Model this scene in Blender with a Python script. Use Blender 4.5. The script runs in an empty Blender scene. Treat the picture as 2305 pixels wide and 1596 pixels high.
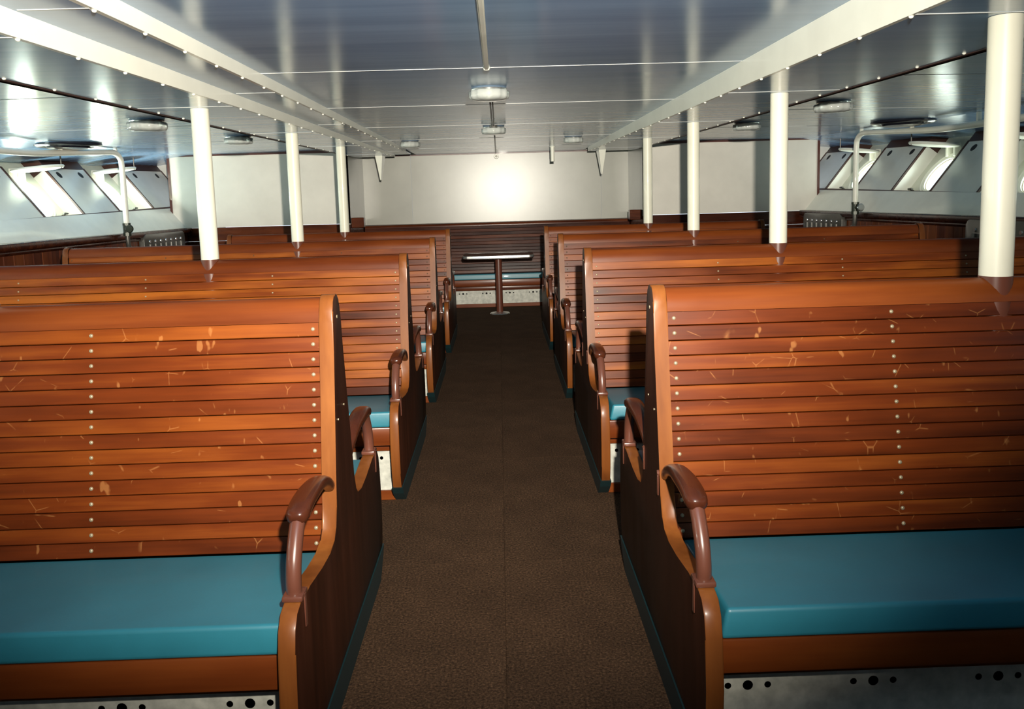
import bpy, bmesh, math, random
from mathutils import Vector, Matrix
random.seed(7)
PI = math.pi
SC = bpy.context.scene
COL = SC.collection

# ------------------------------------------------------------------ camera, world, light, exposure
W, H = 2305, 1596
F_PX = 1800.0
CAM = Vector((0.022, 0.0, 1.257))
YAW, PITCH, ROLL = 0.0134, 0.1143, -0.0285
CY = 657.6
def cam_axes():
    fwd = Vector((math.sin(YAW) * math.cos(PITCH), math.cos(YAW) * math.cos(PITCH), -math.sin(PITCH)))
    right = Vector((math.cos(YAW), -math.sin(YAW), 0))
    up = right.cross(fwd)
    r = right * math.cos(ROLL) + up * math.sin(ROLL)
    u = -right * math.sin(ROLL) + up * math.cos(ROLL)
    return r, u, fwd
cd = bpy.data.cameras.new('camera')
cam = bpy.data.objects.new('camera', cd); COL.objects.link(cam)
r_, u_, f_ = cam_axes()
cam.matrix_world = Matrix(((r_.x, u_.x, -f_.x, CAM.x), (r_.y, u_.y, -f_.y, CAM.y), (r_.z, u_.z, -f_.z, CAM.z), (0, 0, 0, 1)))
cd.sensor_fit = 'HORIZONTAL'; cd.sensor_width = 36.0
cd.lens = F_PX / W * 36.0
cd.shift_y = -(H / 2 - CY) / W
cd.clip_start = 0.02
SC.camera = cam

world = bpy.data.worlds.new('daylight'); SC.world = world
world.use_nodes = True
bg = world.node_tree.nodes['Background']
bg.inputs['Color'].default_value = (0.80, 0.90, 1.0, 1)
bg.inputs['Strength'].default_value = 2.0

# the photographer's flash, held up and to the right of the lens
fl = bpy.data.lights.new('camera_flash', 'SPOT')
fl.energy = 1080.0; fl.color = (1.0, 0.93, 0.80)
fl.use_nodes = True                                     # softened fall-off with distance, as the film's shoulder shows it
_n = fl.node_tree.nodes; _e = _n['Emission']; _f = _n.new('ShaderNodeLightFalloff')
_f.inputs['Strength'].default_value = 0.22
_a = _n.new('ShaderNodeMath'); _a.operation = 'ADD'; _a.inputs[1].default_value = 0.42
fl.node_tree.links.new(_f.outputs['Linear'], _a.inputs[0]); fl.node_tree.links.new(_a.outputs[0], _e.inputs['Strength'])
fl.spot_size = math.radians(92); fl.spot_blend = 1.0; fl.shadow_soft_size = 0.022
flash = bpy.data.objects.new('camera_flash', fl); COL.objects.link(flash)
flash.location = (0.152, 0.0, 1.537)
flash.rotation_euler = (Vector((-0.55, 6.0, 1.42)) - flash.location).to_track_quat('-Z', 'Y').to_euler()

SC.view_settings.view_transform = 'Standard'
SC.view_settings.look = 'None'
SC.view_settings.exposure = 0.0
SC.view_settings.gamma = 1.0
SC.view_settings.use_curve_mapping = False

# ------------------------------------------------------------------ materials
MATS = {}
def new_mat(name):
    m = bpy.data.materials.new(name); m.use_nodes = True
    nt = m.node_tree
    return m, nt, nt.nodes['Principled BSDF']
def link(nt, a, b): nt.links.new(a, b)
def ramp(nt, fac, stops):
    n = nt.nodes.new('ShaderNodeValToRGB')
    els = n.color_ramp.elements
    while len(els) < len(stops): els.new(0.5)
    for e, (p, c) in zip(els, stops):
        e.position = p; e.color = (c[0], c[1], c[2], 1)
    link(nt, fac, n.inputs['Fac'])
    return n.outputs['Color']
def mix(nt, fac, a, b, mode='MIX'):
    n = nt.nodes.new('ShaderNodeMix'); n.data_type = 'RGBA'; n.blend_type = mode
    if hasattr(fac, 'links'): link(nt, fac, n.inputs[0])
    else: n.inputs[0].default_value = fac
    for v, s in ((a, n.inputs[6]), (b, n.inputs[7])):
        if hasattr(v, 'links'): link(nt, v, s)
        else: s.default_value = (v[0], v[1], v[2], 1)
    return n.outputs[2]
def math_(nt, op, a, b=None):
    n = nt.nodes.new('ShaderNodeMath'); n.operation = op
    for v, s in ((a, n.inputs[0]), (b, n.inputs[1])):
        if v is None: continue
        if hasattr(v, 'links'): link(nt, v, s)
        else: s.default_value = v
    return n.outputs[0]
def coords(nt, scale, shift=True):
    """object coordinates stretched by scale, moved by the object's own random number"""
    tc = nt.nodes.new('ShaderNodeTexCoord')
    mp = nt.nodes.new('ShaderNodeMapping'); mp.inputs['Scale'].default_value = scale
    link(nt, tc.outputs['Object'], mp.inputs['Vector'])
    if shift:
        oi = nt.nodes.new('ShaderNodeObjectInfo')
        cx = nt.nodes.new('ShaderNodeCombineXYZ')
        for k, f in enumerate((37.0, 91.0, 53.0)):
            link(nt, math_(nt, 'MULTIPLY', oi.outputs['Random'], f), cx.inputs[k])
        link(nt, cx.outputs[0], mp.inputs['Location'])
    return mp.outputs[0]
def noise(nt, vec, scale, detail=4, rough=0.55, out='Fac'):
    n = nt.nodes.new('ShaderNodeTexNoise')
    n.inputs['Scale'].default_value = scale; n.inputs['Detail'].default_value = detail
    n.inputs['Roughness'].default_value = rough
    link(nt, vec, n.inputs['Vector'])
    return n.outputs[out]
def bump(nt, bsdf, h, strength, dist=0.002):
    b = nt.nodes.new('ShaderNodeBump'); b.inputs['Strength'].default_value = strength
    b.inputs['Distance'].default_value = dist
    link(nt, h, b.inputs['Height']); link(nt, b.outputs[0], bsdf.inputs['Normal'])

def wood(name, dark, mid, light, axis='X', rough=0.30, coat=0.25, tint=0.35, scratches=False, spec=0.19):
    m, nt, b = new_mat(name)
    st = {'X': (1.2, 26, 26), 'Y': (26, 1.2, 26), 'Z': (26, 26, 1.2)}[axis]
    v = coords(nt, st)
    g = noise(nt, v, 1.0, 5, 0.6)
    st2 = {'X': (2.4, 9, 9), 'Y': (9, 2.4, 9), 'Z': (9, 9, 2.4)}[axis]
    g2 = noise(nt, coords(nt, st2), 1.0, 3, 0.5)
    f = math_(nt, 'ADD', math_(nt, 'MULTIPLY', g, 0.55), math_(nt, 'MULTIPLY', g2, 0.45))
    oi = nt.nodes.new('ShaderNodeObjectInfo')
    f = math_(nt, 'ADD', f, math_(nt, 'MULTIPLY', math_(nt, 'SUBTRACT', oi.outputs['Random'], 0.5), tint))
    c = ramp(nt, f, [(0.30, dark), (0.5, mid), (0.70, light)])
    if scratches:
        sv = coords(nt, (9, 9, 9))
        wn = noise(nt, coords(nt, (30, 30, 16)), 1.0, 2, 0.5)
        spot = ramp(nt, wn, [(0.70, (0, 0, 0)), (0.74, (1, 1, 1))])
        vo = nt.nodes.new('ShaderNodeTexVoronoi'); vo.feature = 'DISTANCE_TO_EDGE'
        vo.inputs['Scale'].default_value = 1.4; link(nt, sv, vo.inputs['Vector'])
        line = ramp(nt, vo.outputs['Distance'], [(0.0, (1, 1, 1)), (0.02, (0, 0, 0))])
        gate = ramp(nt, noise(nt, coords(nt, (14, 14, 14)), 1.0, 2), [(0.58, (0, 0, 0)), (0.64, (1, 1, 1))])
        k = mix(nt, 1.0, line, gate, 'MULTIPLY')
        k = mix(nt, 1.0, k, spot, 'ADD')
        c = mix(nt, math_(nt, 'MULTIPLY', k, 0.30), c, (0.50, 0.22, 0.07))
    link(nt, c, b.inputs['Base Color'])
    rr = math_(nt, 'ADD', math_(nt, 'MULTIPLY', g2, 0.22), rough - 0.08)
    link(nt, rr, b.inputs['Roughness'])
    b.inputs['Coat Weight'].default_value = coat * 0.5; b.inputs['Coat Roughness'].default_value = 0.18
    b.inputs['Specular IOR Level'].default_value = spec
    bump(nt, b, g, 0.12, 0.001)
    MATS[name] = m
def plain(name, col, rough=0.4, metal=0.0, coat=0.0, var=0.06, vscale=6.0, bmp=0.0, bscale=60, spec=0.5):
    m, nt, b = new_mat(name)
    v = coords(nt, (1, 1, 1))
    n = noise(nt, v, vscale, 4)
    lo = tuple(max(0, c * (1 - var * 2)) for c in col); hi = tuple(min(1, c * (1 + var * 2)) for c in col)
    link(nt, ramp(nt, n, [(0.3, lo), (0.7, hi)]), b.inputs['Base Color'])
    b.inputs['Roughness'].default_value = rough; b.inputs['Metallic'].default_value = metal
    b.inputs['Coat Weight'].default_value = coat
    b.inputs['Specular IOR Level'].default_value = spec
    if bmp: bump(nt, b, noise(nt, v, bscale, 3), bmp, 0.002)
    MATS[name] = m
    return m

wood('slat_wood', (0.040, 0.007, 0.0015), (0.138, 0.028, 0.004), (0.300, 0.082, 0.008), 'X', 0.33, 0.14, 0.22)
wood('slat_wood_worn', (0.046, 0.008, 0.0015), (0.108, 0.020, 0.003), (0.205, 0.050, 0.006), 'X', 0.33, 0.16, 0.18, True)
wood('rail_wood', (0.075, 0.014, 0.003), (0.120, 0.026, 0.005), (0.170, 0.041, 0.007), 'X', 0.31, 0.20, 0.15)
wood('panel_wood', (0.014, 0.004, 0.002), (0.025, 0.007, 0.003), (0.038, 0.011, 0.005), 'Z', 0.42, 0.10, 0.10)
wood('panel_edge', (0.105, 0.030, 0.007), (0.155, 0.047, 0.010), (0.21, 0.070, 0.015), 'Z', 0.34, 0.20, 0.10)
wood('arm_wood', (0.030, 0.008, 0.004), (0.050, 0.013, 0.006), (0.085, 0.022, 0.009), 'Y', 0.22, 0.5, 0.1)
wood('dark_wood', (0.018, 0.004, 0.002), (0.045, 0.010, 0.004), (0.100, 0.024, 0.007), 'X', 0.24, 0.25, 0.25, False, 0.12)
wood('board_wood', (0.05, 0.010, 0.004), (0.095, 0.021, 0.006), (0.15, 0.040, 0.010), 'Z', 0.32, 0.3, 0.3)
plain('trim_red', (0.075, 0.018, 0.012), 0.35, 0, 0.3)
plain('edge_trim', (0.050, 0.018, 0.012), 0.45)
plain('teal_cushion', (0.018, 0.145, 0.195), 0.42, 0, 0.12, 0.05, 4.0, 0.08, 90)
plain('teal_strip', (0.004, 0.021, 0.024), 0.5)
plain('white_paint', (0.82, 0.81, 0.71), 0.35, 0, 0.2, 0.02)
plain('seam_grey', (0.62, 0.64, 0.62), 0.4)
plain('pole_white', (0.72, 0.70, 0.58), 0.40, 0, 0.1, 0.015)
plain('pole_brown', (0.10, 0.030, 0.017), 0.35, 0, 0.2, 0.05)
plain('post_brown', (0.10, 0.034, 0.021), 0.30, 0, 0.35, 0.04)
plain('formica', (0.66, 0.63, 0.57), 0.27, 0, 0.0, 0.03, 3.0)
plain('formica_centre', (0.36, 0.36, 0.32), 0.29, 0, 0.0, 0.04, 2.0)
plain('formica_grey', (0.74, 0.74, 0.68), 0.24, 0, 0.2, 0.03, 3.0)
plain('ledge_white', (0.82, 0.82, 0.74), 0.20, 0, 0.3, 0.02)
plain('vent_white', (0.42, 0.42, 0.37), 0.5, 0, 0, 0.12, 30, 0.1, 60)
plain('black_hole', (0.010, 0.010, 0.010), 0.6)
plain('rivet_brass', (0.34, 0.28, 0.18), 0.35, 0.4)
plain('rivet_dark', (0.10, 0.07, 0.04), 0.45, 0.3)
plain('steel', (0.62, 0.63, 0.62), 0.25, 0.9)
plain('dark_steel', (0.10, 0.095, 0.085), 0.38, 0.5, 0.1)
plain('valve_green', (0.025, 0.030, 0.020), 0.35, 0.3, 0.3)
plain('vent_black', (0.012, 0.012, 0.018), 0.22, 0, 0.4)
plain('black_cable', (0.015, 0.016, 0.018), 0.35)
plain('bay_paint', (0.72, 0.72, 0.60), 0.35, 0, 0.1, 0.03)
plain('table_top', (0.030, 0.014, 0.010), 0.25, 0, 0.3)
plain('back_wall', (0.55, 0.54, 0.50), 0.5)

# glossy laminate of the deckhead: pale blue-grey, drawn out in faint streaks across the ship
def deckhead():
    m, nt, b = new_mat('deckhead')
    v = coords(nt, (0.6, 9, 9))
    n = noise(nt, v, 1.0, 5, 0.6)
    link(nt, ramp(nt, n, [(0.3, (0.170, 0.295, 0.48)), (0.7, (0.235, 0.38, 0.59))]), b.inputs['Base Color'])
    link(nt, math_(nt, 'ADD', math_(nt, 'MULTIPLY', n, 0.10), 0.13), b.inputs['Roughness'])
    b.inputs['Specular IOR Level'].default_value = 0.55
    bump(nt, b, n, 0.05, 0.004)
    MATS['deckhead'] = m
deckhead()
# brown cord carpet
def carpet():
    m, nt, b = new_mat('carpet')
    v = coords(nt, (1, 1, 1), False)
    n = noise(nt, v, 140, 3, 0.7); n2 = noise(nt, v, 5, 4)
    c = ramp(nt, n, [(0.32, (0.018, 0.010, 0.006)), (0.55, (0.068, 0.037, 0.020)), (0.72, (0.140, 0.076, 0.042))])
    c = mix(nt, 0.55, c, ramp(nt, n2, [(0.3, (0.45, 0.45, 0.45)), (0.7, (1, 1, 1))]), 'MULTIPLY')
    link(nt, c, b.inputs['Base Color']); b.inputs['Roughness'].default_value = 0.95
    b.inputs['Specular IOR Level'].default_value = 0.1
    bump(nt, b, n, 0.6, 0.004)
    MATS['carpet'] = m
carpet()
def glass_mats():
    m, nt, b = new_mat('lamp_glass')
    b.inputs['Base Color'].default_value = (0.62, 0.65, 0.62, 1)
    b.inputs['Roughness'].default_value = 0.12
    b.inputs['Transmission Weight'].default_value = 0.35
    b.inputs['IOR'].default_value = 1.45
    MATS['lamp_glass'] = m
    m, nt, b = new_mat('pane_glass')
    out = nt.nodes['Material Output']
    tr = nt.nodes.new('ShaderNodeBsdfTransparent'); tr.inputs[0].default_value = (0.94, 0.97, 0.94, 1)
    gl = nt.nodes.new('ShaderNodeBsdfGlossy'); gl.inputs['Roughness'].default_value = 0.03
    mx = nt.nodes.new('ShaderNodeMixShader'); mx.inputs[0].default_value = 0.06
    link(nt, tr.outputs[0], mx.inputs[1]); link(nt, gl.outputs[0], mx.inputs[2]); link(nt, mx.outputs[0], out.inputs[0])
    MATS['pane_glass'] = m
glass_mats()

# ------------------------------------------------------------------ helpers
def tag(o, label=None, cat=None, group=None, kind=None):
    if label: o['label'] = label
    if cat: o['category'] = cat
    if group: o['group'] = group
    if kind: o['kind'] = kind
    return o
def mesh(name, bm, mat, smooth=0):
    me = bpy.data.meshes.new(name); bmesh.ops.recalc_face_normals(bm, faces=bm.faces)
    bm.to_mesh(me); bm.free()
    me.materials.append(MATS[mat])
    if smooth:
        me.polygons.foreach_set('use_smooth', [True] * len(me.polygons))
        if smooth < 2: me.set_sharp_from_angle(angle=math.radians(38))
    return me
def place(name, me, parent=None, loc=(0, 0, 0), rot=(0, 0, 0)):
    o = bpy.data.objects.new(name, me); COL.objects.link(o)
    o.location = loc; o.rotation_euler = rot
    if parent is not None: o.parent = parent
    return o
def obj(name, bm, mat, parent=None, loc=(0, 0, 0), rot=(0, 0, 0), smooth=0):
    return place(name, mesh(name, bm, mat, smooth), parent, loc, rot)
def empty(name, loc=(0, 0, 0), rz=0.0):
    o = bpy.data.objects.new(name, None); COL.objects.link(o); o.empty_display_size = 0.1
    o.location = loc; o.rotation_euler = (0, 0, rz); return o
def B(): return bmesh.new()
def box(bm, x0, x1, y0, y1, z0, z1, bev=0.0, seg=1):
    if x0 > x1: x0, x1 = x1, x0
    if y0 > y1: y0, y1 = y1, y0
    if z0 > z1: z0, z1 = z1, z0
    vs = [bm.verts.new(p) for p in ((x0, y0, z0), (x1, y0, z0), (x1, y1, z0), (x0, y1, z0), (x0, y0, z1), (x1, y0, z1), (x1, y1, z1), (x0, y1, z1))]
    fs = [bm.faces.new([vs[i] for i in f]) for f in ((0, 3, 2, 1), (4, 5, 6, 7), (0, 1, 5, 4), (1, 2, 6, 5), (2, 3, 7, 6), (3, 0, 4, 7))]
    if bev:
        bmesh.ops.bevel(bm, geom=list({e for f in fs for e in f.edges}), offset=bev, segments=seg, affect='EDGES', profile=0.5)
    return bm
def hexa(bm, pts):
    """eight corners: bottom four in order, then top four"""
    vs = [bm.verts.new(p) for p in pts]
    for f in ((0, 3, 2, 1), (4, 5, 6, 7), (0, 1, 5, 4), (1, 2, 6, 5), (2, 3, 7, 6), (3, 0, 4, 7)):
        bm.faces.new([vs[i] for i in f])
    return bm
def prism_x(bm, prof, x0, x1, bev=0.0):
    """closed outline of (y, z) drawn out along x"""
    a = [bm.verts.new((x0, y, z)) for y, z in prof]; b = [bm.verts.new((x1, y, z)) for y, z in prof]
    n = len(prof)
    f0 = bm.faces.new(a); f1 = bm.faces.new(b[::-1])
    for i in range(n): bm.faces.new((a[i], b[i], b[(i + 1) % n], a[(i + 1) % n]))
    if bev:
        es = list(f0.edges) + list(f1.edges)
        bmesh.ops.bevel(bm, geom=es, offset=bev, segments=2, affect='EDGES', profile=0.5)
    return bm
def cyl(bm, p0, p1, r0, r1=None, n=16, caps=True):
    p0 = Vector(p0); p1 = Vector(p1); r1 = r0 if r1 is None else r1
    d = (p1 - p0).normalized()
    a = d.orthogonal().normalized(); b = d.cross(a)
    A = []; Bv = []
    for i in range(n):
        t = 2 * PI * i / n; k = a * math.cos(t) + b * math.sin(t)
        A.append(bm.verts.new(p0 + k * r0)); Bv.append(bm.verts.new(p1 + k * r1))
    for i in range(n): bm.faces.new((A[i], A[(i + 1) % n], Bv[(i + 1) % n], Bv[i]))
    if caps: bm.faces.new(A[::-1]); bm.faces.new(Bv)
    return bm
def tube(bm, pts, r, n=12):
    pts = [Vector(p) for p in pts]; rings = []
    up = None
    for i, p in enumerate(pts):
        d = (pts[min(i + 1, len(pts) - 1)] - pts[max(i - 1, 0)]).normalized()
        if up is None: up = d.orthogonal().normalized()
        a = (up - d * up.dot(d)).normalized(); up = a; b = d.cross(a)
        rr = r[i] if isinstance(r, (list, tuple)) else r
        rings.append([bm.verts.new(p + (a * math.cos(2 * PI * k / n) + b * math.sin(2 * PI * k / n)) * rr) for k in range(n)])
    for u, v in zip(rings, rings[1:]):
        for k in range(n): bm.faces.new((u[k], u[(k + 1) % n], v[(k + 1) % n], v[k]))
    bm.faces.new(rings[0][::-1]); bm.faces.new(rings[-1])
    return bm
def smoothpath(pts, sub=5):
    """Catmull-Rom through the points"""
    P = [Vector(p) for p in pts]; out = []
    for i in range(len(P) - 1):
        a, b, c, d = P[max(i - 1, 0)], P[i], P[i + 1], P[min(i + 2, len(P) - 1)]
        for k in range(sub):
            t = k / sub
            out.append(0.5 * ((2 * b) + (c - a) * t + (2 * a - 5 * b + 4 * c - d) * t * t + (3 * b - a - 3 * c + d) * t ** 3))
    out.append(P[-1]); return out
def lathe(bm, prof, n=24, axis_loc=(0, 0, 0), scallop=0.0, lobes=0):
    """(r, z) outline turned about z"""
    rings = []
    ox, oy, oz = axis_loc
    for r, z in prof:
        ring = []
        for k in range(n):
            t = 2 * PI * k / n
            q = r * (1 + (scallop * math.cos(lobes * t) if lobes else 0))
            ring.append(bm.verts.new((ox + q * math.cos(t), oy + q * math.sin(t), oz + z)))
        rings.append(ring)
    for u, v in zip(rings, rings[1:]):
        for k in range(n): bm.faces.new((u[k], u[(k + 1) % n], v[(k + 1) % n], v[k]))
    loop = prof[0] == prof[-1]
    if prof[0][0] > 1e-5 and not loop: bm.faces.new(rings[0][::-1])
    if prof[-1][0] > 1e-5 and not loop: bm.faces.new(rings[-1])
    bmesh.ops.remove_doubles(bm, verts=bm.verts, dist=1e-6)
    return bm
def rect_hole(bm, fn, u0, u1, v0, v1, cu, cv, r, n=20):
    """a rectangle with a round hole; fn maps (u, v) to a point"""
    angs = sorted({round(2 * PI * k / n, 6) for k in range(n)} | {round(math.atan2(v - cv, u - cu) % (2 * PI), 6) for u in (u0, u1) for v in (v0, v1)})
    inner, outer = [], []
    for t in angs:
        c, s = math.cos(t), math.sin(t)
        ks = []
        if c > 1e-9: ks.append((u1 - cu) / c)
        if c < -1e-9: ks.append((u0 - cu) / c)
        if s > 1e-9: ks.append((v1 - cv) / s)
        if s < -1e-9: ks.append((v0 - cv) / s)
        k = min(ks)
        inner.append(bm.verts.new(fn(cu + r * c, cv + r * s))); outer.append(bm.verts.new(fn(cu + k * c, cv + k * s)))
    m = len(angs)
    for i in range(m):
        j = (i + 1) % m
        bm.faces.new((inner[i], outer[i], outer[j], inner[j]))
    return bm
def struct(name, label=None):
    o = empty(name); o['kind'] = 'structure'
    if label: o['label'] = label
    return o

# ------------------------------------------------------------------ ship shapes
ROWS = [2.101, 3.772, 5.425, 7.085]
Y_NEAR, Y_SIDE, Y_BACK = -2.6, 9.0, 10.0
def z_mid(y): return 1.80 + 0.0045 * y                       # deckhead between the girders
def z_sof(y): return 1.690 + 0.0145 * (y - 2.0)              # underside of the side girders
def z_in(y): return 1.755 + 0.0085 * (y - 2.0)               # step inside the left girder
def z_out(x, y):
    x = abs(x)
    pts = ((1.0, 1.874), (3.4, 1.850), (4.3, 1.735))
    for (a, za), (b, zb) in zip(pts, pts[1:]):
        if x <= b or b == 4.3:
            return za + (zb - za) * (x - a) / (b - a) + 0.022 * (y - 9)
    return pts[-1][1]
def slab(bm, x0, x1, y0, y1, zf, t=0.012):
    hexa(bm, [(x0, y0, zf(x0, y0)), (x1, y0, zf(x1, y0)), (x1, y1, zf(x1, y1)), (x0, y1, zf(x0, y1)),
              (x0, y0, zf(x0, y0) + t), (x1, y0, zf(x1, y0) + t), (x1, y1, zf(x1, y1) + t), (x0, y1, zf(x0, y1) + t)])
    return bm

# ------------------------------------------------------------------ floor with carpet tiles
floor = struct('floor', 'dark brown carpeted deck of the saloon')
obj('deck', box(B(), -3.8, 3.8, Y_NEAR, 10.1, -0.06, -0.008), 'carpet', floor)
def carpet_tile_mesh(w, l):
    return mesh('carpet_tile', box(B(), -w / 2, w / 2, -l / 2, l / 2, -0.008, 0.0), 'carpet')
tw, tl = 0.60, 1.13
ct = carpet_tile_mesh(tw - 0.0015, tl - 0.0015)
for i in range(-6, 6):
    for j in range(-2, 9):
        y = 0.98 + j * tl
        if y + tl / 2 > 10.05 or (abs(i + 0.5) > 2 and j < 0): continue
        place('carpet_tile', ct, floor, (0.005 + (i + 0.5) * tw, y, 0.0))

# ------------------------------------------------------------------ deckhead
ceiling = struct('ceiling', 'glossy blue-grey laminate deckhead in wide panels')
XR, XLI, XLO, XLIP = 1.07, -0.96, -1.155, 1.60
mid = [-2.6, -0.53, 0.80, 2.13, 3.46, 4.79, 6.12, 7.45, 8.78, 10.0]
for a, b in zip(mid, mid[1:]):
    obj('ceiling_panel', slab(B(), XLI - 0.01, XR + 0.01, a + 0.002, b - 0.002, lambda x, y: z_mid(y)), 'deckhead', ceiling)
seamm = lambda x0, x1, y, zf: slab(B(), x0, x1, y - 0.003, y + 0.003, lambda a, b: zf(a, b) - 0.0012, 0.004)
for y in mid[3:-1]:
    obj('seam_strip', seamm(XLI, XR, y, lambda a, b: z_mid(b)), 'seam_grey', ceiling)
sof = [-2.6, 0.40, 2.05, 3.70, 5.35, 7.0, 8.65, 9.36]
for a, b in zip(sof, sof[1:]):
    for x0, x1, zf in ((XR + 0.016, XLIP, z_sof), (-XLIP, XLO - 0.016, z_sof), (XLO, XLI - 0.016, z_in)):
        obj('soffit_panel', slab(B(), x0, x1, a + 0.0015, b - 0.0015, lambda x, y, z=zf: z(y)), 'deckhead', ceiling)
for y in sof[2:-1]:
    for x0, x1, zf in ((XR, XLIP, z_sof), (-XLIP, XLO, z_sof), (XLO, XLI, z_in)):
        obj('seam_strip', seamm(x0 + 0.01, x1 - 0.01, y, lambda a, b, z=zf: z(b)), 'seam_grey', ceiling)
outy = [-2.6, 0.18, 1.84, 3.50, 5.16, 6.82, 8.48, 9.8]
for s in (-1, 1):
    for a, b in zip(outy, outy[1:]):
        obj('outer_ceiling_panel', slab(B(), s * (XLIP - 0.25), s * 3.4, a + 0.002, b - 0.002, z_out), 'deckhead', ceiling)
        obj('outer_ceiling_panel', slab(B(), s * 3.4, s * 4.3, a + 0.002, b - 0.002, z_out), 'deckhead', ceiling)
    for y in outy[3:-1]:
        obj('seam_strip', seamm(s * XLIP, s * 3.38, y, z_out), 'seam_grey', ceiling)
obj('deck_above', box(B(), -4.6, 4.6, -2.7, 10.2, 2.0, 2.05), 'back_wall', ceiling)

# girder faces (white painted steel) with the screws along their lower edges
def girder(name, x, t, y0, y1, ztop, zbot, label, lip=0.0):
    g = struct(name, label)
    bm = B()
    hexa(bm, [(x, y0, zbot(y0) - lip), (x + t, y0, zbot(y0) - lip), (x + t, y1, zbot(y1) - lip), (x, y1, zbot(y1) - lip),
              (x, y0, ztop(y0)), (x + t, y0, ztop(y0)), (x + t, y1, ztop(y1)), (x, y1, ztop(y1))])
    obj('girder_face', bm, 'white_paint', g)
    bm = B(); y = max(y0, 0.5) + 0.12
    while y < y1 - 0.05:
        lathe(bm, [(0.0065, 0.0), (0.006, -0.003), (0.004, -0.0055), (0.0, -0.0065)], 8, (x + t * 0.5 + (0.012 if t > 0 else -0.012) * 0, y, zbot(y) - lip))
        y += 0.29
    tag(obj('screws', bm, 'white_paint', g, smooth=2), kind='stuff')
    return g
girder('trim_1', XR, 0.016, -2.6, 9.36, lambda y: z_mid(y) + 0.01, z_sof, 'white steel girder face along the right side of the deckhead', 0.0)
girder('trim_2', XLI, -0.016, -2.6, 8.75, lambda y: z_mid(y) + 0.01, z_in, 'inner white girder face on the left of the deckhead', 0.0)
girder('trim_3', XLO, -0.016, -2.6, 9.36, lambda y: z_in(y) + 0.01, z_sof, 'outer white girder face on the left of the deckhead', 0.0)
for k, s in ((4, -1), (5, 1)):
    g = struct('trim_%d' % k, 'dark edge strip of the %s soffit' % ('left' if s < 0 else 'right'))
    bm = B(); x = s * XLIP; t = s * 0.02
    y0, y1 = -2.6, 9.0
    hexa(bm, [(x, y0, z_sof(y0) - 0.003), (x + t, y0, z_sof(y0) - 0.003), (x + t, y1, z_sof(y1) - 0.003), (x, y1, z_sof(y1) - 0.003),
              (x, y0, z_out(x, y0)), (x + t, y0, z_out(x, y0)), (x + t, y1, z_out(x, y1)), (x, y1, z_out(x, y1))])
    obj('edge_strip', bm, 'edge_trim', g)
    bm = B(); y = 0.9
    while y < 8.9:
        lathe(bm, [(0.0065, 0.0), (0.006, -0.003), (0.004, -0.0055), (0.0, -0.0065)], 8, (x - s * 0.02, y, z_sof(y)))
        y += 0.30
    tag(obj('screws', bm, 'white_paint', g, smooth=2), kind='stuff')
# end knees under the girders
for k, x in ((6, -1.30), (7, 1.20)):
    g = struct('trim_%d' % k, 'white tapered knee plate under the %s girder end' % ('left' if x < 0 else 'right'))
    zt = z_sof(9.2)
    bm = B()
    hexa(bm, [(x - 0.004, 9.12, zt - 0.27), (x + 0.004, 9.12, zt - 0.27), (x + 0.004, 9.20, zt - 0.27), (x - 0.004, 9.20, zt - 0.27),
              (x - 0.040, 9.05, zt), (x + 0.040, 9.05, zt), (x + 0.040, 9.30, zt), (x - 0.040, 9.30, zt)])
    obj('knee_plate', bm, 'white_paint', g)

# ------------------------------------------------------------------ end walls
wall_back = struct('wall_back', 'white laminate bulkhead over dark wood at the end of the saloon')
for a, b in ((-1.70, -1.05), (-1.05, 1.30), (1.30, 1.70)):
    obj('wall_panel', box(B(), a + 0.0012, b - 0.0012, Y_BACK, Y_BACK + 0.03, 1.0, 1.95), 'formica_centre', wall_back)
obj('wall_base', box(B(), -1.7, 1.7, Y_BACK, Y_BACK + 0.03, 0, 1.0), 'dark_wood', wall_back)
obj('top_trim', box(B(), -1.64, 1.64, Y_BACK - 0.012, Y_BACK, 1.832, 1.85), 'trim_red', wall_back)
for s in (-1, 1):
    # return of the recess, side bulkhead, its wood below and trim around
    obj('return_panel', box(B(), s * 1.64, s * 1.67, Y_SIDE, Y_BACK, 1.04, 1.95), 'formica_centre', wall_back)
    obj('return_base', box(B(), s * 1.64, s * 1.67, Y_SIDE, Y_BACK, 0, 1.04), 'dark_wood', wall_back)
    obj('corner_block', box(B(), s * 1.50, s * 1.64, Y_SIDE + 0.05, Y_SIDE + 0.17, 1.0, 1.112, 0.008, 2), 'dark_wood', wall_back)
    obj('side_panel', box(B(), s * 1.64, s * 3.60, Y_SIDE, Y_SIDE + 0.02, 1.05, 1.838), 'formica', wall_back)
    obj('side_trim', box(B(), s * 1.64, s * 3.625, Y_SIDE - 0.012, Y_SIDE + 0.03, 1.836, 1.872), 'trim_red', wall_back)
    obj('side_trim', box(B(), s * 3.60, s * 3.625, Y_SIDE - 0.012, Y_SIDE + 0.03, 1.05, 1.836), 'trim_red', wall_back)
    z = 0.0
    while z < 1.04:
        obj('wall_board', box(B(), s * 1.66, s * 3.62, Y_SIDE - 0.015, Y_SIDE + 0.02, z + 0.001, z + 0.147, 0.004), 'dark_wood', wall_back)
        z += 0.15
    obj('closing_wall', box(B(), s * 3.3, s * 4.6, 9.75, 9.8, 0, 2.0), 'formica_grey', wall_back)
wall_front = struct('wall_front', 'plain bulkhead behind the viewer')
obj('wall_panel', box(B(), -4.6, 4.6, Y_NEAR - 0.05, Y_NEAR, 0, 2.05), 'back_wall', wall_front)

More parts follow.
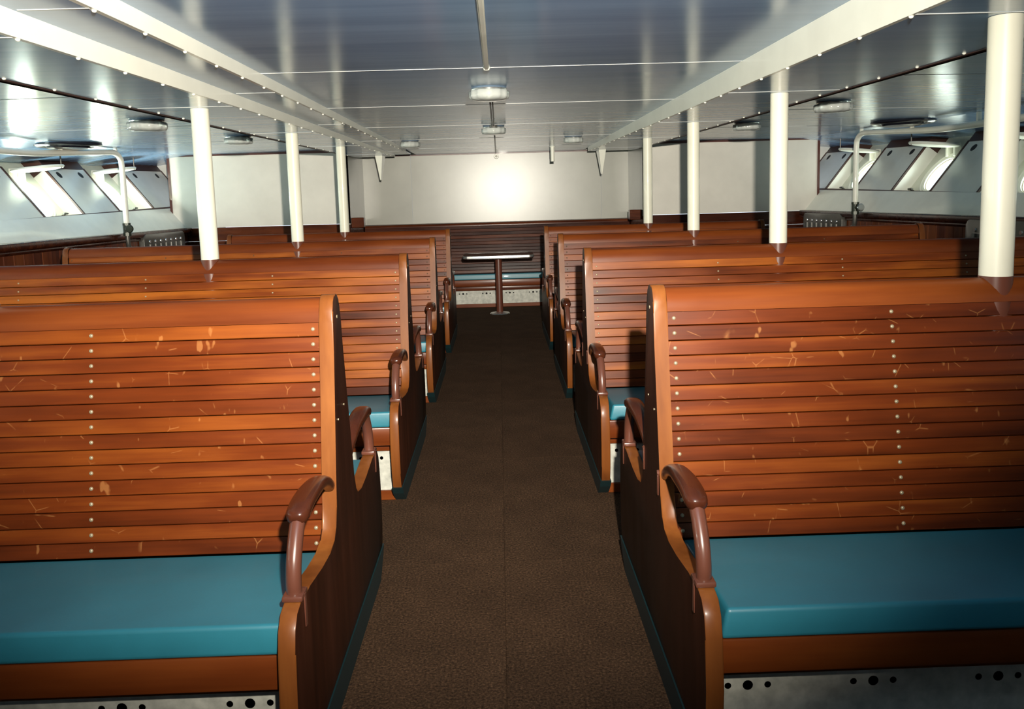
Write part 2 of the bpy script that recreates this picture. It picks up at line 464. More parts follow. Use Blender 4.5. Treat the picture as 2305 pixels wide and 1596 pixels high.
# ------------------------------------------------------------------ hull sides with sloping window bays
def zl(y): return 1.205 + 0.026 * (y - 7.0)
def hull(s, u, v, n=0.0):
    """u along the ship, v up the slope 0..1, n out through the hull"""
    return Vector((s * (3.65 + 0.36 * v + 0.808 * n), u, zl(u) + 0.47 * v - 0.589 * n))
def hslab(bm, s, u0, u1, v0, v1, n0, n1):
    hexa(bm, [hull(s, u0, v0, n0), hull(s, u1, v0, n0), hull(s, u1, v0, n1), hull(s, u0, v0, n1),
              hull(s, u0, v1, n0), hull(s, u1, v1, n0), hull(s, u1, v1, n1), hull(s, u0, v1, n1)])
    return bm
REC = 0.13
SLOPE = math.hypot(0.36, 0.47)
PANELS = {1: [(-0.7, 0.0), (0.7, 1.4), (2.05, 2.72), (3.39, 4.06), (4.74, 5.41), (6.09, 6.76), (7.43, 8.21), (8.94, 9.7)],
          -1: [(-0.7, 0.0), (0.6, 1.25), (1.90, 2.55), (3.25, 3.92), (4.62, 5.28), (5.96, 6.60), (7.23, 7.90), (8.68, 9.7)]}
win_n = 0
for s in (-1, 1):
    side = 'left' if s < 0 else 'right'
    wl = struct('wall_%s' % side, '%s ship side with wood boards below and white sloping window bays above' % side)
    # vertical boards below the ledge
    obj('lining', box(B(), s * 3.47, s * 3.50, Y_NEAR, 9.0, 0, 1.0), 'board_wood', wl)
    y = 3.6
    bme = mesh('wall_board', box(B(), -0.011, 0.011, -0.0585, 0.0585, 0.0, 1.0, 0.004), 'board_wood')
    while y < 8.95:
        place('wall_board', bme, wl, (s * 3.462, y + 0.06, 0.0)); y += 0.12
    obj('ledge_rail', box(B(), s * 3.40, s * 3.50, Y_NEAR, 9.0, 1.0, 1.055, 0.012, 3), 'dark_wood', wl, smooth=1)
    obj('ledge_bead', box(B(), s * 3.425, s * 3.46, Y_NEAR, 9.0, 0.968, 1.0, 0.010, 3), 'dark_wood', wl, smooth=1)
    bm = B()
    ys = [Y_NEAR, 9.75]
    hexa(bm, [(s * 3.47, ys[0], 1.045), (s * 3.66, ys[0], zl(ys[0])), (s * 3.66, ys[1], zl(ys[1])), (s * 3.47, ys[1], 1.045),
              (s * 3.47, ys[0], 1.057), (s * 3.66, ys[0], zl(ys[0]) + 0.012), (s * 3.66, ys[1], zl(ys[1]) + 0.012), (s * 3.47, ys[1], 1.057)])
    obj('ledge', bm, 'ledge_white', wl)
    bm = B(); hslab(bm, s, Y_NEAR, 9.75, 0.0, 0.062, -0.011, REC); obj('ledge_seam', bm, 'edge_trim', wl)
    pans = PANELS[s]
    for a, b in pans:
        p = obj('cover_panel', hslab(B(), s, a, b, 0.02, 0.935, 0.0, REC), 'formica_grey', wl)
        for e in (a, b):
            obj('edge_strip', hslab(B(), s, e - 0.011, e + 0.011, 0.0, 0.95, -0.006, 0.010), 'edge_trim', p)
        obj('header', hslab(B(), s, a, b, 0.935, 1.30, -0.004, REC), 'edge_trim', p)
        for hu in (a + (b - a) * 0.22, a + (b - a) * 0.78):
            bm = B(); c = hull(s, hu, 0.82, 0.0); nn = (hull(s, hu, 0.82, -1) - c).normalized()
            cyl(bm, c - nn * 0.02, c + nn * 0.0015, 0.034, n=20); obj('finger_hole', bm, 'black_hole', p)
    for (a0, a1), (b0, b1) in zip(pans, pans[1:]):
        u0, u1 = a1, b0; uc = (u0 + u1) / 2; vc = 0.52; R = 0.175
        win_n += 1
        # the bay sheet with its round opening, in slope metres
        fn = lambda u, w: hull(s, u, w / SLOPE, REC)
        bm = B(); rect_hole(bm, fn, u0 - 0.01, u1 + 0.01, -0.02, 1.50 * SLOPE, uc, vc * SLOPE, R, 40)
        obj('bay_sheet', bm, 'bay_paint', wl)
        obj('hinge_batten', hslab(B(), s, u0 + 0.02, u0 + 0.24, 0.02, 0.045, 0.02, REC), 'edge_trim', wl)
        w = struct('window_%d' % win_n, 'round porthole in a white bay of the %s ship side' % side)
        c = hull(s, uc, vc, REC); nn = (hull(s, uc, vc, REC - 1) - c).normalized()   # towards the room
        q = nn.to_track_quat('Z', 'Y')
        def disc_part(name, prof, mat, n=40):
            bm = B(); lathe(bm, prof, n)
            return place(name, mesh(name, bm, mat, 1), w, c, q.to_euler())
        disc_part('porthole_ring', [(0.172, -0.05), (0.215, -0.05), (0.228, 0.0), (0.225, 0.012), (0.212, 0.020), (0.200, 0.012), (0.190, 0.016), (0.172, 0.010), (0.172, -0.05)], 'white_paint')
        disc_part('pane', [(0.0, -0.024), (0.174, -0.024), (0.174, -0.018), (0.0, -0.018)], 'pane_glass')
        disc_part('seal', [(0.166, -0.016), (0.174, -0.016), (0.174, -0.004), (0.166, -0.004), (0.166, -0.016)], 'rivet_brass')
        # deadlight cover swung up flat under the deckhead, on its hinge
        top = hull(s, uc, vc, REC) + (hull(s, uc, 1, 0) - hull(s, uc, 0, 0)).normalized() * 0.225
        cc = top + Vector((-s * 0.205, 0, 0.088))
        bm = B(); lathe(bm, [(0.0, -0.016), (0.15, -0.018), (0.195, -0.012), (0.205, 0.0), (0.20, 0.012), (0.175, 0.016), (0.16, 0.006), (0.0, 0.006)], 36)
        place('deadlight_cover', mesh('deadlight_cover', bm, 'white_paint', 1), w, cc, (0.05, s * 0.10, 0))
        bm = B()
        for dy in (-0.06, 0.06): box(bm, min(top.x, top.x - s * 0.06), max(top.x, top.x - s * 0.06), uc + dy - 0.014, uc + dy + 0.014, top.z - 0.02, top.z + 0.095, 0.005)
        obj('hinge', bm, 'white_paint', w)
        hz = z_out(cc.x - s * 0.19, uc + 0.02)
        bm = B(); cyl(bm, (cc.x - s * 0.19, uc + 0.02, cc.z), (cc.x - s * 0.19, uc + 0.02, hz), 0.006, n=8); obj('hook', bm, 'dark_steel', w)
        for du, sg in ((0.17, 1), (-0.17, -1)):
            pp = hull(s, uc + du * 1.3, 0.20, REC)
            bm = B(); cyl(bm, pp, pp + nn * 0.05, 0.010, n=10); cyl(bm, pp + nn * 0.045 + Vector((0, -0.035, 0)), pp + nn * 0.045 + Vector((0, 0.035, 0)), 0.009, n=8)
            obj('clamp', bm, 'dark_steel', w)
        # daylight falling in through this porthole
        ld = bpy.data.lights.new('daylight', 'AREA'); ld.shape = 'DISK'; ld.size = 0.34
        ld.energy = 20.0 if s < 0 else 2.5; ld.color = (0.90, 1.0, 0.94)
        lo = bpy.data.objects.new('daylight', ld); COL.objects.link(lo)
        lo.location = c - nn * 0.06; lo.rotation_euler = (-nn).to_track_quat('Z', 'Y').to_euler()

# ------------------------------------------------------------------ benches
TH = 0.037
PROF = [(0.018, 1.0235), (0.034, 1.010), (0.045, 0.985), (0.050, 0.955), (0.058, 0.883), (0.076, 0.776), (0.107, 0.600),
        (0.115, 0.550), (0.124, 0.490), (0.140, 0.440), (0.165, 0.418), (0.22, 0.412), (0.31, 0.417), (0.43, 0.433), (0.505, 0.437),
        (0.540, 0.428), (0.562, 0.402), (0.574, 0.357), (0.580, 0.250), (0.577, 0.150), (0.563, 0.095), (0.530, 0.055), (0.485, 0.020), (0.462, 0.0)]
FULL = [(0.0, 1.025)] + PROF + [(-y, z) for y, z in PROF[::-1]]
KICK = [(0.566, 0.086), (0.534, 0.052), (0.489, 0.017), (0.466, 0.0)]
KFULL = KICK + [(-y, z) for y, z in KICK[::-1]]
SL_TOP, SL_PITCH, SL_N = 0.957, 0.0386, 15
def sl_half(z): return 0.034 + (0.957 - z) * 0.173
TILT = math.atan(0.173)

def rivet_bm(bm, x, y, z, r=0.0055, ny=-1):
    """a low dome facing -y (or +y)"""
    n = 8
    rings = []
    for rr, d in ((1.0, 0.0), (0.85, 0.0022), (0.45, 0.0036)):
        rings.append([bm.verts.new((x + r * rr * math.cos(2 * PI * k / n), y + ny * d, z + r * rr * math.sin(2 * PI * k / n))) for k in range(n)])
    for u, v in zip(rings, rings[1:]):
        for k in range(n): bm.faces.new((u[k], u[(k + 1) % n], v[(k + 1) % n], v[k]))
    bm.faces.new(rings[-1])
    return bm

def loft_arm(bm, d):
    """wooden arm: rounded plank rising from the back frame and drooping over the post; d = -1 faces the viewer"""
    path = smoothpath([(0, d * 0.118, 0.545), (0, d * 0.165, 0.572), (0, d * 0.23, 0.594), (0, d * 0.31, 0.604), (0, d * 0.39, 0.602), (0, d * 0.445, 0.588)], 4)
    m = len(path); rings = []
    for i, p in enumerate(path):
        t = i / (m - 1)
        dd = (path[min(i + 1, m - 1)] - path[max(i - 1, 0)]).normalized()
        nrm = Vector((1, 0, 0)).cross(dd).normalized()
        w = 0.015 + 0.011 * min(1, t * 1.6); h = 0.014 + 0.004 * t
        e = 1.0 if t < 0.97 else 0.7
        if t > 0.90: w *= 1 - 0.25 * (t - 0.9) / 0.1
        ring = []
        for k in range(14):
            a = 2 * PI * k / 14; c, s = math.cos(a), math.sin(a)
            ring.append(bm.verts.new(p + Vector((1, 0, 0)) * w * e * math.copysign(abs(c) ** 0.7, c) + nrm * h * e * math.copysign(abs(s) ** 0.8, s)))
        rings.append(ring)
    for u, v in zip(rings, rings[1:]):
        for k in range(14): bm.faces.new((u[k], u[(k + 1) % 14], v[(k + 1) % 14], v[k]))
    bm.faces.new(rings[0]); bm.faces.new(rings[-1][::-1])
    return bm

def vent_sheet(bm, x0, x1, z0, z1, y):
    """white sheet with the groups of three round vent holes near its top edge"""
    fn = lambda u, w: (u, y, w)
    zc = z1 - 0.035
    xs = []; c = x0 + 0.085
    while c < x1 - 0.08:
        xs += [(c - 0.044, 0.0075), (c, 0.0115), (c + 0.044, 0.0075)]; c += 0.278
    zb = z1 - 0.065
    prev = x0
    for i, (cx, r) in enumerate(xs):
        nx = (cx + xs[i + 1][0]) / 2 if i + 1 < len(xs) else x1
        rect_hole(bm, fn, prev, nx, zb, z1, cx, zc, r, 14); prev = nx
    vs = [bm.verts.new(p) for p in ((x0, y, z0), (x1, y, z0), (x1, y, zb), (x0, y, zb))]
    bm.faces.new(vs)
    return bm

def cushion_bm(x0, x1, d):
    """slab cushion tilting back a little, with softened edges; top ends drawn in"""
    bm = B()
    yf, yb = d * 0.540, d * 0.131
    i = 0.014
    hexa(bm, [(x0, yf, 0.337), (x1, yf, 0.337), (x1, yb, 0.312), (x0, yb, 0.312),
              (x0 + i, yf - d * 0.006, 0.402), (x1 - i, yf - d * 0.006, 0.402), (x1 - i, yb, 0.377), (x0 + i, yb, 0.377)])
    bmesh.ops.bevel(bm, geom=bm.edges[:], offset=0.010, segments=3, affect='EDGES', profile=0.6)
    return bm

SHARE = {}
def shared(key, fn):
    if key not in SHARE: SHARE[key] = fn()
    return SHARE[key]
ARM_X = TH / 2
def make_bench(s, y, length, label, worn=False, name='slatted_bench'):
    """back-to-back bench; x runs away from the aisle (mirrored for the left side with s = -1)"""
    root = empty(name, (s * 0.415, y, 0))
    tag(root, label, 'bench', 'back-to-back slatted benches along the aisle')
    X = lambda v: s * v
    K = (s, round(length, 3))
    def panel():
        me = mesh('end_panel', prism_x(B(), FULL, 0, s * TH, 0.004), 'panel_wood', 1)
        me.materials.append(MATS['panel_edge'])
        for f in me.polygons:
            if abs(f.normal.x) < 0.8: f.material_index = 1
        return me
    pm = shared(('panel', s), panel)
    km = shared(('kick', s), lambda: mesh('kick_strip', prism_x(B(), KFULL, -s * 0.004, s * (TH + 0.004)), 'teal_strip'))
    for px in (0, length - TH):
        p = place('end_panel', pm, root, (X(px), 0, 0)); place('kick_strip', km, p)
    # pins on the aisle face of the panel
    bm = B()
    for py, pz in ((0.0, 0.965), (-0.05, 0.70), (0.03, 0.72)):
        cyl(bm, (X(0), py, pz), (X(-0.0015), py, pz), 0.0045 if pz > 0.9 else 0.003, n=8)
    tag(obj('pins', bm, 'rivet_brass', root), kind='stuff')
    xa, xb = TH + 0.001, length - TH - 0.001
    def rail():
        pr = []
        for k in range(13):
            t = PI * k / 12
            pr.append((0.0425 * math.cos(t), 0.957 + 0.061 * math.sin(t)))
        pr += [(-0.0425, 0.9575), (0.0425, 0.9575)]
        return mesh('top_rail', prism_x(B(), pr[::-1][2:] , X(xa), X(xb)), 'rail_wood', 1)
    place('top_rail', shared(('rail',) + K, rail), root)
    def slat():
        bm = B(); hx = (xb - xa) / 2
        box(bm, -hx, hx, -0.007, 0.007, -SL_PITCH / 2 + 0.0007, SL_PITCH / 2 - 0.0007)
        es = [e for e in bm.edges if abs(e.verts[0].co.x - e.verts[1].co.x) > 0.1]
        bmesh.ops.bevel(bm, geom=es, offset=0.0016, segments=1, affect='EDGES', profile=0.5)
        return mesh('slat', bm, 'slat_wood_worn' if worn else 'slat_wood')
    sm = shared(('slat', worn) + K, slat)
    cols = [c for c in (0.056, 0.629, 1.217, 1.805, length - 0.056) if c <= length - 0.05]
    rm = shared('rivet', lambda: mesh('rivet', rivet_bm(B(), 0, 0, 0), 'rivet_brass', 2))
    loose = B()
    for d in (-1, 1):
        for i in range(SL_N):
            z = SL_TOP - SL_PITCH * (i + 0.5)
            yy = d * (sl_half(z) - 0.007)
            o = place('slat', sm, root, (X((xa + xb) / 2), yy, z), (-d * TILT if d < 0 else -TILT, 0, 0))
            o.rotation_euler = (d * TILT, 0, 0)
            for c in cols:
                lx = X(c - (xa + xb) / 2)
                if worn and d < 0: place('rivet', rm, o, (lx, -0.0069, 0))
                else: rivet_bm(loose, X(c), d * (sl_half(z) - 0.0005), z, 0.0045, d)
        # seat: cushion, apron rails, white vented base, kick board
        place('seat_cushion', shared(('cush', d) + K, lambda: mesh('seat_cushion', cushion_bm(X(xa + 0.004), X(xb - 0.004), d), 'teal_cushion', 1)), root)
        place('apron', shared(('apron', d) + K, lambda: mesh('apron', box(B(), X(xa), X(xb), d * 0.512, d * 0.535, 0.258, 0.335, 0.005, 2), 'rail_wood', 1)), root)
        place('seat_board', shared(('sb', d) + K, lambda: mesh('seat_board', box(B(), X(xa), X(xb), d * 0.15, d * 0.512, 0.296, 0.311), 'panel_wood')), root)
        place('lower_rail', shared(('lr', d) + K, lambda: mesh('lower_rail', box(B(), X(xa), X(xb), d * 0.455, d * 0.478, 0.218, 0.250, 0.004, 2), 'rail_wood', 1)), root)
        place('vent_base', shared(('vent', d) + K, lambda: mesh('vent_base', vent_sheet(B(), min(X(xa), X(xb)), max(X(xa), X(xb)), 0.042, 0.218, d * 0.460), 'vent_white')), root)
        place('kick_board', shared(('kb', d) + K, lambda: mesh('kick_board', box(B(), X(xa), X(xb), d * 0.448, d * 0.472, 0.0, 0.042, 0.003, 1), 'rail_wood')), root)
        # armrest at the aisle end
        arm = place('armrest', shared(('arm', d), lambda: mesh('armrest', loft_arm(B(), d), 'arm_wood', 2)), root, (X(ARM_X), 0, 0))
        def post():
            bm = B()
            tube(bm, smoothpath([(0, d * 0.415, 0.592), (0, d * 0.447, 0.562), (0, d * 0.478, 0.515), (0, d * 0.490, 0.470), (0, d * 0.487, 0.436)], 4), 0.0165, 12)
            return mesh('arm_post', bm, 'post_brown', 2)
        ap = place('arm_post', shared(('post', d), post), root, (X(ARM_X), 0, 0))
        def collar():
            bm = B()
            box(bm, -0.022, 0.022, d * 0.462, d * 0.512, 0.4365, 0.449, 0.004, 2)
            box(bm, -0.0225, -0.0190, d * 0.478, d * 0.492, 0.372, 0.446, 0.001)
            box(bm, 0.0190, 0.0225, d * 0.478, d * 0.492, 0.372, 0.446, 0.001)
            return mesh('arm_socket', bm, 'post_brown', 1)
        place('arm_socket', shared(('collar', d), collar), ap)
        def strap():
            bm = B()
            box(bm, -0.0225, -0.019, d * 0.094, d * 0.108, 0.486, 0.550, 0.001)
            tube(bm, [(-0.02, d * 0.103, 0.545), (0, d * 0.112, 0.552), (0, d * 0.135, 0.553)], 0.008, 8)
            return mesh('arm_strap', bm, 'post_brown', 1)
        place('arm_strap', shared(('strap', d), strap), arm)
    tag(obj('rivets', loose, 'rivet_brass' if y < 5 else 'rivet_dark', root, smooth=2), kind='stuff')
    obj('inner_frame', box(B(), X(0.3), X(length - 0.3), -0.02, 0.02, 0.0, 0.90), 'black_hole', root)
    return root
LAB = {(-1, 0): 'nearest slatted wood bench on the left, facing the viewer across the bottom corner',
       (1, 0): 'nearest slatted wood bench on the right, facing the viewer with scuffed slats',
       (-1, 1): 'second slatted wood bench from the viewer on the left of the aisle',
       (1, 1): 'second slatted wood bench from the viewer on the right of the aisle',
       (-1, 2): 'third slatted wood bench from the viewer on the left of the aisle',
       (1, 2): 'third slatted wood bench from the viewer on the right of the aisle',
       (-1, 3): 'farthest slatted wood bench on the left of the aisle, beside the pedestal table',
       (1, 3): 'farthest slatted wood bench on the right of the aisle, beside the pedestal table'}
for i, y in enumerate(ROWS):
    for s in (-1, 1):
        make_bench(s, y, 2.485 if i < 3 else 1.95, LAB[(s, i)], worn=(i == 0))

# bench against the end wall
def wall_bench():
    root = empty('wall_bench', (0, 9.925, 0))
    tag(root, 'dark slatted wall bench with teal seat under the white end wall', 'bench')
    x0, x1 = -1.63, 1.63
    obj('top_rail', prism_x(B(), [(-0.045, 0.957), (-0.046, 0.975), (-0.035, 0.992), (0.0, 0.998), (0.074, 0.998), (0.074, 0.957)], x0, x1), 'dark_wood', root, smooth=1)
    bm = B(); hx = (x1 - x0) / 2
    box(bm, -hx, hx, -0.007, 0.007, -SL_PITCH / 2 + 0.0007, SL_PITCH / 2 - 0.0007)
    bmesh.ops.bevel(bm, geom=[e for e in bm.edges if abs(e.verts[0].co.x - e.verts[1].co.x) > 0.1], offset=0.003, segments=1, affect='EDGES', profile=0.5)
    sm = mesh('slat', bm, 'dark_wood')
    for i in range(SL_N):
        z = SL_TOP - SL_PITCH * (i + 0.5)
        place('slat', sm, root, (0, -(sl_half(z) - 0.007), z), (-TILT, 0, 0))
    obj('seat_cushion', cushion_bm(x0, x1, -1), 'teal_cushion', root, smooth=1)
    obj('apron', box(B(), x0, x1, -0.535, -0.512, 0.258, 0.335, 0.005, 2), 'rail_wood', root, smooth=1)
    obj('seat_board', box(B(), x0, x1, -0.512, -0.15, 0.296, 0.311), 'panel_wood', root)
    obj('lower_rail', box(B(), x0, x1, -0.478, -0.455, 0.200, 0.250, 0.004, 2), 'dark_wood', root, smooth=1)
    obj('vent_base', vent_sheet(B(), x0, x1, 0.042, 0.2, -0.46), 'vent_white', root)
    obj('kick_board', box(B(), x0, x1, -0.472, -0.448, 0, 0.042, 0.003), 'rail_wood', root)
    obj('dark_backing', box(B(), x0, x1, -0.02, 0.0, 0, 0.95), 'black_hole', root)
wall_bench()

# ------------------------------------------------------------------ poles
POLES = [(-1, 0, 'white pole cut by the left edge of the picture, nearest on that side'),
         (1, 0, 'thickest white pole, standing through the nearest right bench'),
         (-1, 1, 'white pole standing through the second left bench'),
         (1, 1, 'white pole standing through the second right bench'),
         (-1, 2, 'white pole standing through the third left bench'),
         (1, 2, 'white pole standing through the third right bench'),
         (-1, 3, 'thin far white pole standing through the last left bench'),
         (1, 3, 'thin far white pole standing through the last right bench')]
for s, i, lab in POLES:
    y = ROWS[i]
    p = empty('support_pole', (s * 1.34, y, 0)); tag(p, lab, 'pole', 'white support poles')
    zt = z_sof(y)
    bm = B(); cyl(bm, (0, 0, 1.022), (0, 0, zt - 0.001), 0.0405, n=32); obj('pole_shaft', bm, 'pole_white', p, smooth=1)
    bm = B(); cyl(bm, (0, 0, 0.0), (0, 0, 1.022), 0.0412, n=32); obj('pole_foot', bm, 'pole_brown', p, smooth=1)

# ------------------------------------------------------------------ table at the end of the aisle
t = empty('pedestal_table', (0.0, 8.90, 0)); tag(t, 'small dark pedestal table with a bright metal edge at the aisle end', 'table')
def round_rect(hx, hy, r, n=6):
    pts = []
    for cx, cy, a0 in ((hx - r, hy - r, 0), (-hx + r, hy - r, PI / 2), (-hx + r, -hy + r, PI), (hx - r, -hy + r, 1.5 * PI)):
        for k in range(n + 1):
            a = a0 + PI / 2 * k / n; pts.append((cx + r * math.cos(a), cy + r * math.sin(a)))
    return pts
def plate(bm, pts, z0, z1):
    a = [bm.verts.new((x, y, z0)) for x, y in pts]; b = [bm.verts.new((x, y, z1)) for x, y in pts]; n = len(pts)
    bm.faces.new(a[::-1]); bm.faces.new(b)
    for i in range(n): bm.faces.new((a[i], a[(i + 1) % n], b[(i + 1) % n], b[i]))
    return bm
obj('table_top', plate(B(), round_rect(0.383, 0.262, 0.05), 0.632, 0.664), 'table_top', t, smooth=1)
bm = B(); o1 = round_rect(0.389, 0.268, 0.055); i1 = round_rect(0.384, 0.263, 0.05); n = len(o1)
rings = [[bm.verts.new((x, y, z)) for x, y in pts] for pts, z in ((i1, 0.640), (o1, 0.642), (o1, 0.664), (i1, 0.667))]
for u, v in zip(rings, rings[1:]):
    for k in range(n): bm.faces.new((u[k], u[(k + 1) % n], v[(k + 1) % n], v[k]))
obj('metal_edge', bm, 'steel', t, smooth=1)
bm = B(); cyl(bm, (0, 0, 0.012), (0, 0, 0.632), 0.038, n=24); obj('pedestal', bm, 'pole_brown', t, smooth=1)
bm = B(); lathe(bm, [(0.0, 0.02), (0.045, 0.02), (0.06, 0.014), (0.105, 0.009), (0.112, 0.0)], 32); obj('foot_plate', bm, 'steel', t, smooth=1)
bm = B(); lathe(bm, [(0.0, 0.632), (0.09, 0.632), (0.09, 0.622), (0.042, 0.610), (0.0, 0.610)], 24); obj('top_flange', bm, 'dark_steel', t, smooth=1)

# ------------------------------------------------------------------ round deckhead lamps
def lamp(x, y, z, label, r=0.098, box_y=None):
    l = empty('ceiling_lamp', (x, y, z)); tag(l, label, 'lamp', 'round glass deckhead lamps')
    bm = B(); lathe(bm, [(0.0, 0.0), (r * 0.88, 0.0), (r * 0.92, -0.006), (r * 0.90, -0.012), (0.0, -0.012)], 32); obj('base_plate', bm, 'steel', l, smooth=1)
    bm = B(); lathe(bm, [(r * 0.86, -0.012), (r, -0.015), (r * 1.0, -0.044), (r * 0.93, -0.056), (r * 0.55, -0.062), (0.0, -0.064)], 48, (0, 0, 0), 0.035, 12)
    obj('glass_bowl', bm, 'lamp_glass', l, smooth=2)
    bm = B(); lathe(bm, [(0.0, -0.012), (0.02, -0.014), (0.03, -0.026), (0.02, -0.038), (0.0, -0.041)], 16); obj('bulb', bm, 'white_paint', l, smooth=2)
    if box_y:
        bm = B()
        pr = [(0.030 * math.cos(PI * k / 8), box_y + 0.0 + 0.030 * math.sin(-PI * k / 8)) for k in range(9)]
        plate(bm, pr, -0.018, 0.0); obj('cable_box', bm, 'dark_steel', l)
    return l
lamp(-0.01, 4.10, z_mid(4.10), 'largest round glass lamp on the deckhead above the aisle')
lamp(0.0, 6.30, z_mid(6.30), 'round glass lamp above the aisle at the end of the black cable', 0.092, -0.10)
lamp(-0.79, 7.62, z_mid(7.62), 'small far round glass lamp beside the left girder', 0.090)
lamp(0.74, 7.62, z_mid(7.62), 'small far round glass lamp beside the right girder', 0.090)
for s, nm in ((-1, 'left'), (1, 'right')):
    for y, d in ((4.68, 'nearer'), (6.30, 'farther')):
        lamp(s * 1.97, y, z_out(1.97, y), '%s round glass lamp on the outer deckhead over the %s benches' % (d, nm), 0.105)

# cable strip, black cables, hanging rod, wall fitting
def zc(y): return z_mid(y)
bm = B(); slab(bm, -0.022, -0.002, 0.3, 3.44, lambda x, y: z_mid(y) - 0.012, 0.012)
bmesh.ops.bevel(bm, geom=bm.edges[:], offset=0.004, segments=2, affect='EDGES')
cs = obj('cable_cover', bm, 'white_paint', None); tag(cs, 'white half-round cable cover running along the deckhead above the aisle', 'cable cover')
bm = B(); lathe(bm, [(0.0, -0.014), (0.012, -0.012), (0.016, 0.0)], 12, (-0.012, 3.45, z_mid(3.45))); o = obj('end_boss', bm, 'white_paint', cs, smooth=2)
for x0, x1, lab in ((-0.010, -0.004, 'left of two thin black cables joining the aisle lamps'), (0.004, 0.010, 'right of two thin black cables joining the aisle lamps')):
    bm = B(); tube(bm, [(x0, y, z_mid(y) - 0.006) for y in (4.19, 4.8, 5.5, 6.18)], 0.0045, 8)
    tag(obj('ceiling_cable', bm, 'black_cable', None, smooth=2), lab, 'cable')
bm = B(); tube(bm, [(0.004, y, z_mid(y) - 0.006) for y in (6.40, 7.5, 8.6, 9.9)], 0.006, 8)
tag(obj('ceiling_cable', bm, 'black_cable', None, smooth=2), 'short black cable from the second aisle lamp to the end wall', 'cable')
wf = empty('wall_fitting', (0.01, Y_BACK, 1.80)); tag(wf, 'small pale round fitting at the top of the end wall', 'fitting')
bm = B(); cyl(bm, (0, 0, 0), (0, -0.035, 0), 0.030, 0.026, 18); obj('fitting_body', bm, 'white_paint', wf, smooth=1)
bm = B(); cyl(bm, (0, -0.035, 0), (0, -0.045, 0), 0.014, 0.010, 14); obj('fitting_knob', bm, 'dark_steel', wf, smooth=1)
hr = empty('hanging_rod', (0.64, 9.05, z_mid(9.05))); tag(hr, 'short white rod hanging from the deckhead near the end wall', 'rod')
bm = B(); cyl(bm, (0, 0, 0), (0, 0, -0.165), 0.023, n=18); obj('rod', bm, 'white_paint', hr, smooth=1)
bm = B(); lathe(bm, [(0.0, 0.0), (0.034, 0.0), (0.034, -0.006), (0.0, -0.006)], 18); obj('rod_flange', bm, 'white_paint', hr, smooth=1)

# ------------------------------------------------------------------ black round deckhead vents
for s, x, y, lab in ((-1, -3.30, 6.35, 'black round ventilator ring on the deckhead over the left windows'), (1, 3.22, 6.35, 'black round ventilator ring on the deckhead over the right windows')):
    v = empty('ceiling_vent', (x, y, z_out(x, y))); tag(v, lab, 'ventilator', 'black round ventilators')
    bm = B(); lathe(bm, [(0.165, -0.002), (0.235, 0.0), (0.238, -0.016), (0.215, -0.030), (0.175, -0.026), (0.165, -0.002)], 40); obj('outer_ring', bm, 'vent_black', v, smooth=1)
    bm = B(); lathe(bm, [(0.0, -0.046), (0.11, -0.046), (0.15, -0.040), (0.158, -0.030), (0.145, -0.022), (0.0, -0.018)], 36); obj('centre_disc', bm, 'vent_black', v, smooth=1)
    bm = B(); lathe(bm, [(0.150, -0.006), (0.176, -0.006), (0.176, -0.020), (0.150, -0.020), (0.150, -0.006)], 36); obj('bright_ring', bm, 'white_paint', v, smooth=1)
    bm = B(); cyl(bm, (0, 0, -0.018), (0, 0, -0.001), 0.03, n=14); obj('stem', bm, 'dark_steel', v, smooth=1)

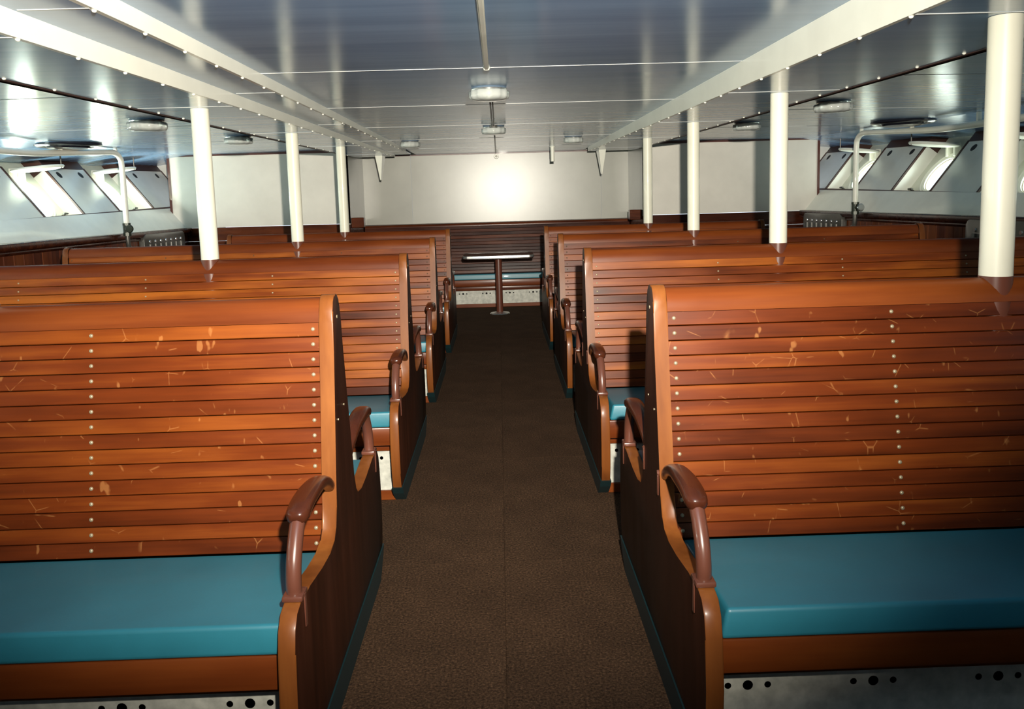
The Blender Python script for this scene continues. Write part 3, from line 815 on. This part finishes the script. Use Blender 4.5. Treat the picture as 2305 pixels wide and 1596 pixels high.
# ------------------------------------------------------------------ white pipes with valve at the window ledge
for s in (-1, 1):
    nm = 'left' if s < 0 else 'right'
    X0 = s * 3.355; YV = 7.47 if s > 0 else 7.33
    p = empty('water_pipe', (X0, YV, 1.0)); tag(p, 'white bent pipe with a dark valve in front of the %s windows' % nm, 'pipe', 'white pipes by the windows')
    pts = [(0, 0, 0.135), (0, 0, 0.35), (0, 0, 0.66), (0, -0.03, 0.735), (0, -0.12, 0.772), (0, -0.30, 0.768), (0, -0.80, 0.735), (0, -1.35, 0.700), (0, -1.9, 0.690), (0, -2.5, 0.684), (0, -3.4, 0.665)]
    bm = B(); tube(bm, smoothpath(pts, 6), 0.0245, 14); obj('pipe_run', bm, 'white_paint', p, smooth=2)
    bm = B(); cyl(bm, (0, 0, 0.06), (0, 0, 0.14), 0.032, n=14); cyl(bm, (0, 0, 0.10), (s * 0.02 if s > 0 else 0.05, -0.06, 0.10), 0.022, 0.030, 12)
    cyl(bm, (0, 0, 0.035), (0, 0, 0.065), 0.036, n=8); cyl(bm, (0, 0, 0.13), (0, 0, 0.150), 0.036, n=8)
    vb = obj('valve_body', bm, 'valve_green', p, smooth=1)
    hx = 0.05 if s < 0 else 0.03
    bm = B(); lathe(bm, [(0.0, 0.012), (0.03, 0.010), (0.036, 0.0), (0.03, -0.010), (0.0, -0.012)], 16)
    place('valve_wheel', mesh('valve_wheel', bm, 'valve_green' if s < 0 else 'steel', 1), vb, (0.055 if s < 0 else 0.022, -0.068, 0.10), (PI / 2, 0, 0))
    bm = B(); tube(bm, smoothpath([(0, 0, 0.05), (0, 0.0, -0.02), (0, 0.02, -0.07), (0, 0.10, -0.10), (s * 0.05, 0.28, -0.11)], 4), 0.020, 12); obj('elbow', bm, 'dark_steel', p, smooth=2)
    for yy, zz in ((-0.10, 0.772), (-1.0, 0.722), (-1.9, 0.690)):
        zt = z_out(X0, YV + yy) - 1.0
        bm = B(); box(bm, -0.014, 0.014, yy - 0.012, yy + 0.012, zz, max(zt, zz + 0.03), 0.003)
        obj('pipe_hanger', bm, 'white_paint', p)

# ------------------------------------------------------------------ slotted heater guards on the boards below the ledge
def heater(s, y0, y1, label):
    h = empty('heater_guard', (s * 3.448, (y0 + y1) / 2, 0.62)); tag(h, label, 'heater', 'slotted heater guards')
    hw = (y1 - y0) / 2; zt = 0.41
    # plate with round-cornered top, leaning face, and raised vertical ribs with a bright eye on top
    pts = [(-hw, 0.0), (-hw, zt - 0.06)] + [(-hw + 0.06 - 0.06 * math.cos(a), zt - 0.06 + 0.06 * math.sin(a)) for a in (0.4, 0.8, 1.2, PI / 2)] + \
          [(hw - 0.06 + 0.06 * math.cos(a), zt - 0.06 + 0.06 * math.sin(a)) for a in (PI / 2, 1.2, 0.8, 0.4)] + [(hw, zt - 0.06), (hw, 0.0)]
    prism_x(bm := B(), pts, -s * 0.055, -s * 0.002, 0.004); obj('guard_plate', bm, 'dark_steel', h, smooth=1)
    for k in range(7):
        yy = -hw + 0.12 + (2 * hw - 0.24) * k / 6
        bm = B(); cyl(bm, (-s * 0.056, yy, 0.03), (-s * 0.056, yy, zt - 0.10), 0.020, n=10); r = obj('rib', bm, 'dark_steel', h, smooth=1)
        bm = B(); cyl(bm, (-s * 0.050, yy, zt - 0.075), (-s * 0.062, yy, zt - 0.075), 0.018, 0.014, 12); obj('eye', bm, 'steel', h, smooth=1)
heater(1, 7.85, 8.85, 'grey slotted heater guard beside the right pipe valve')
heater(1, 4.75, 5.75, 'grey slotted heater guard cut by the right edge of the picture')
heater(-1, 7.75, 8.75, 'dark slotted heater guard beside the left pipe valve')
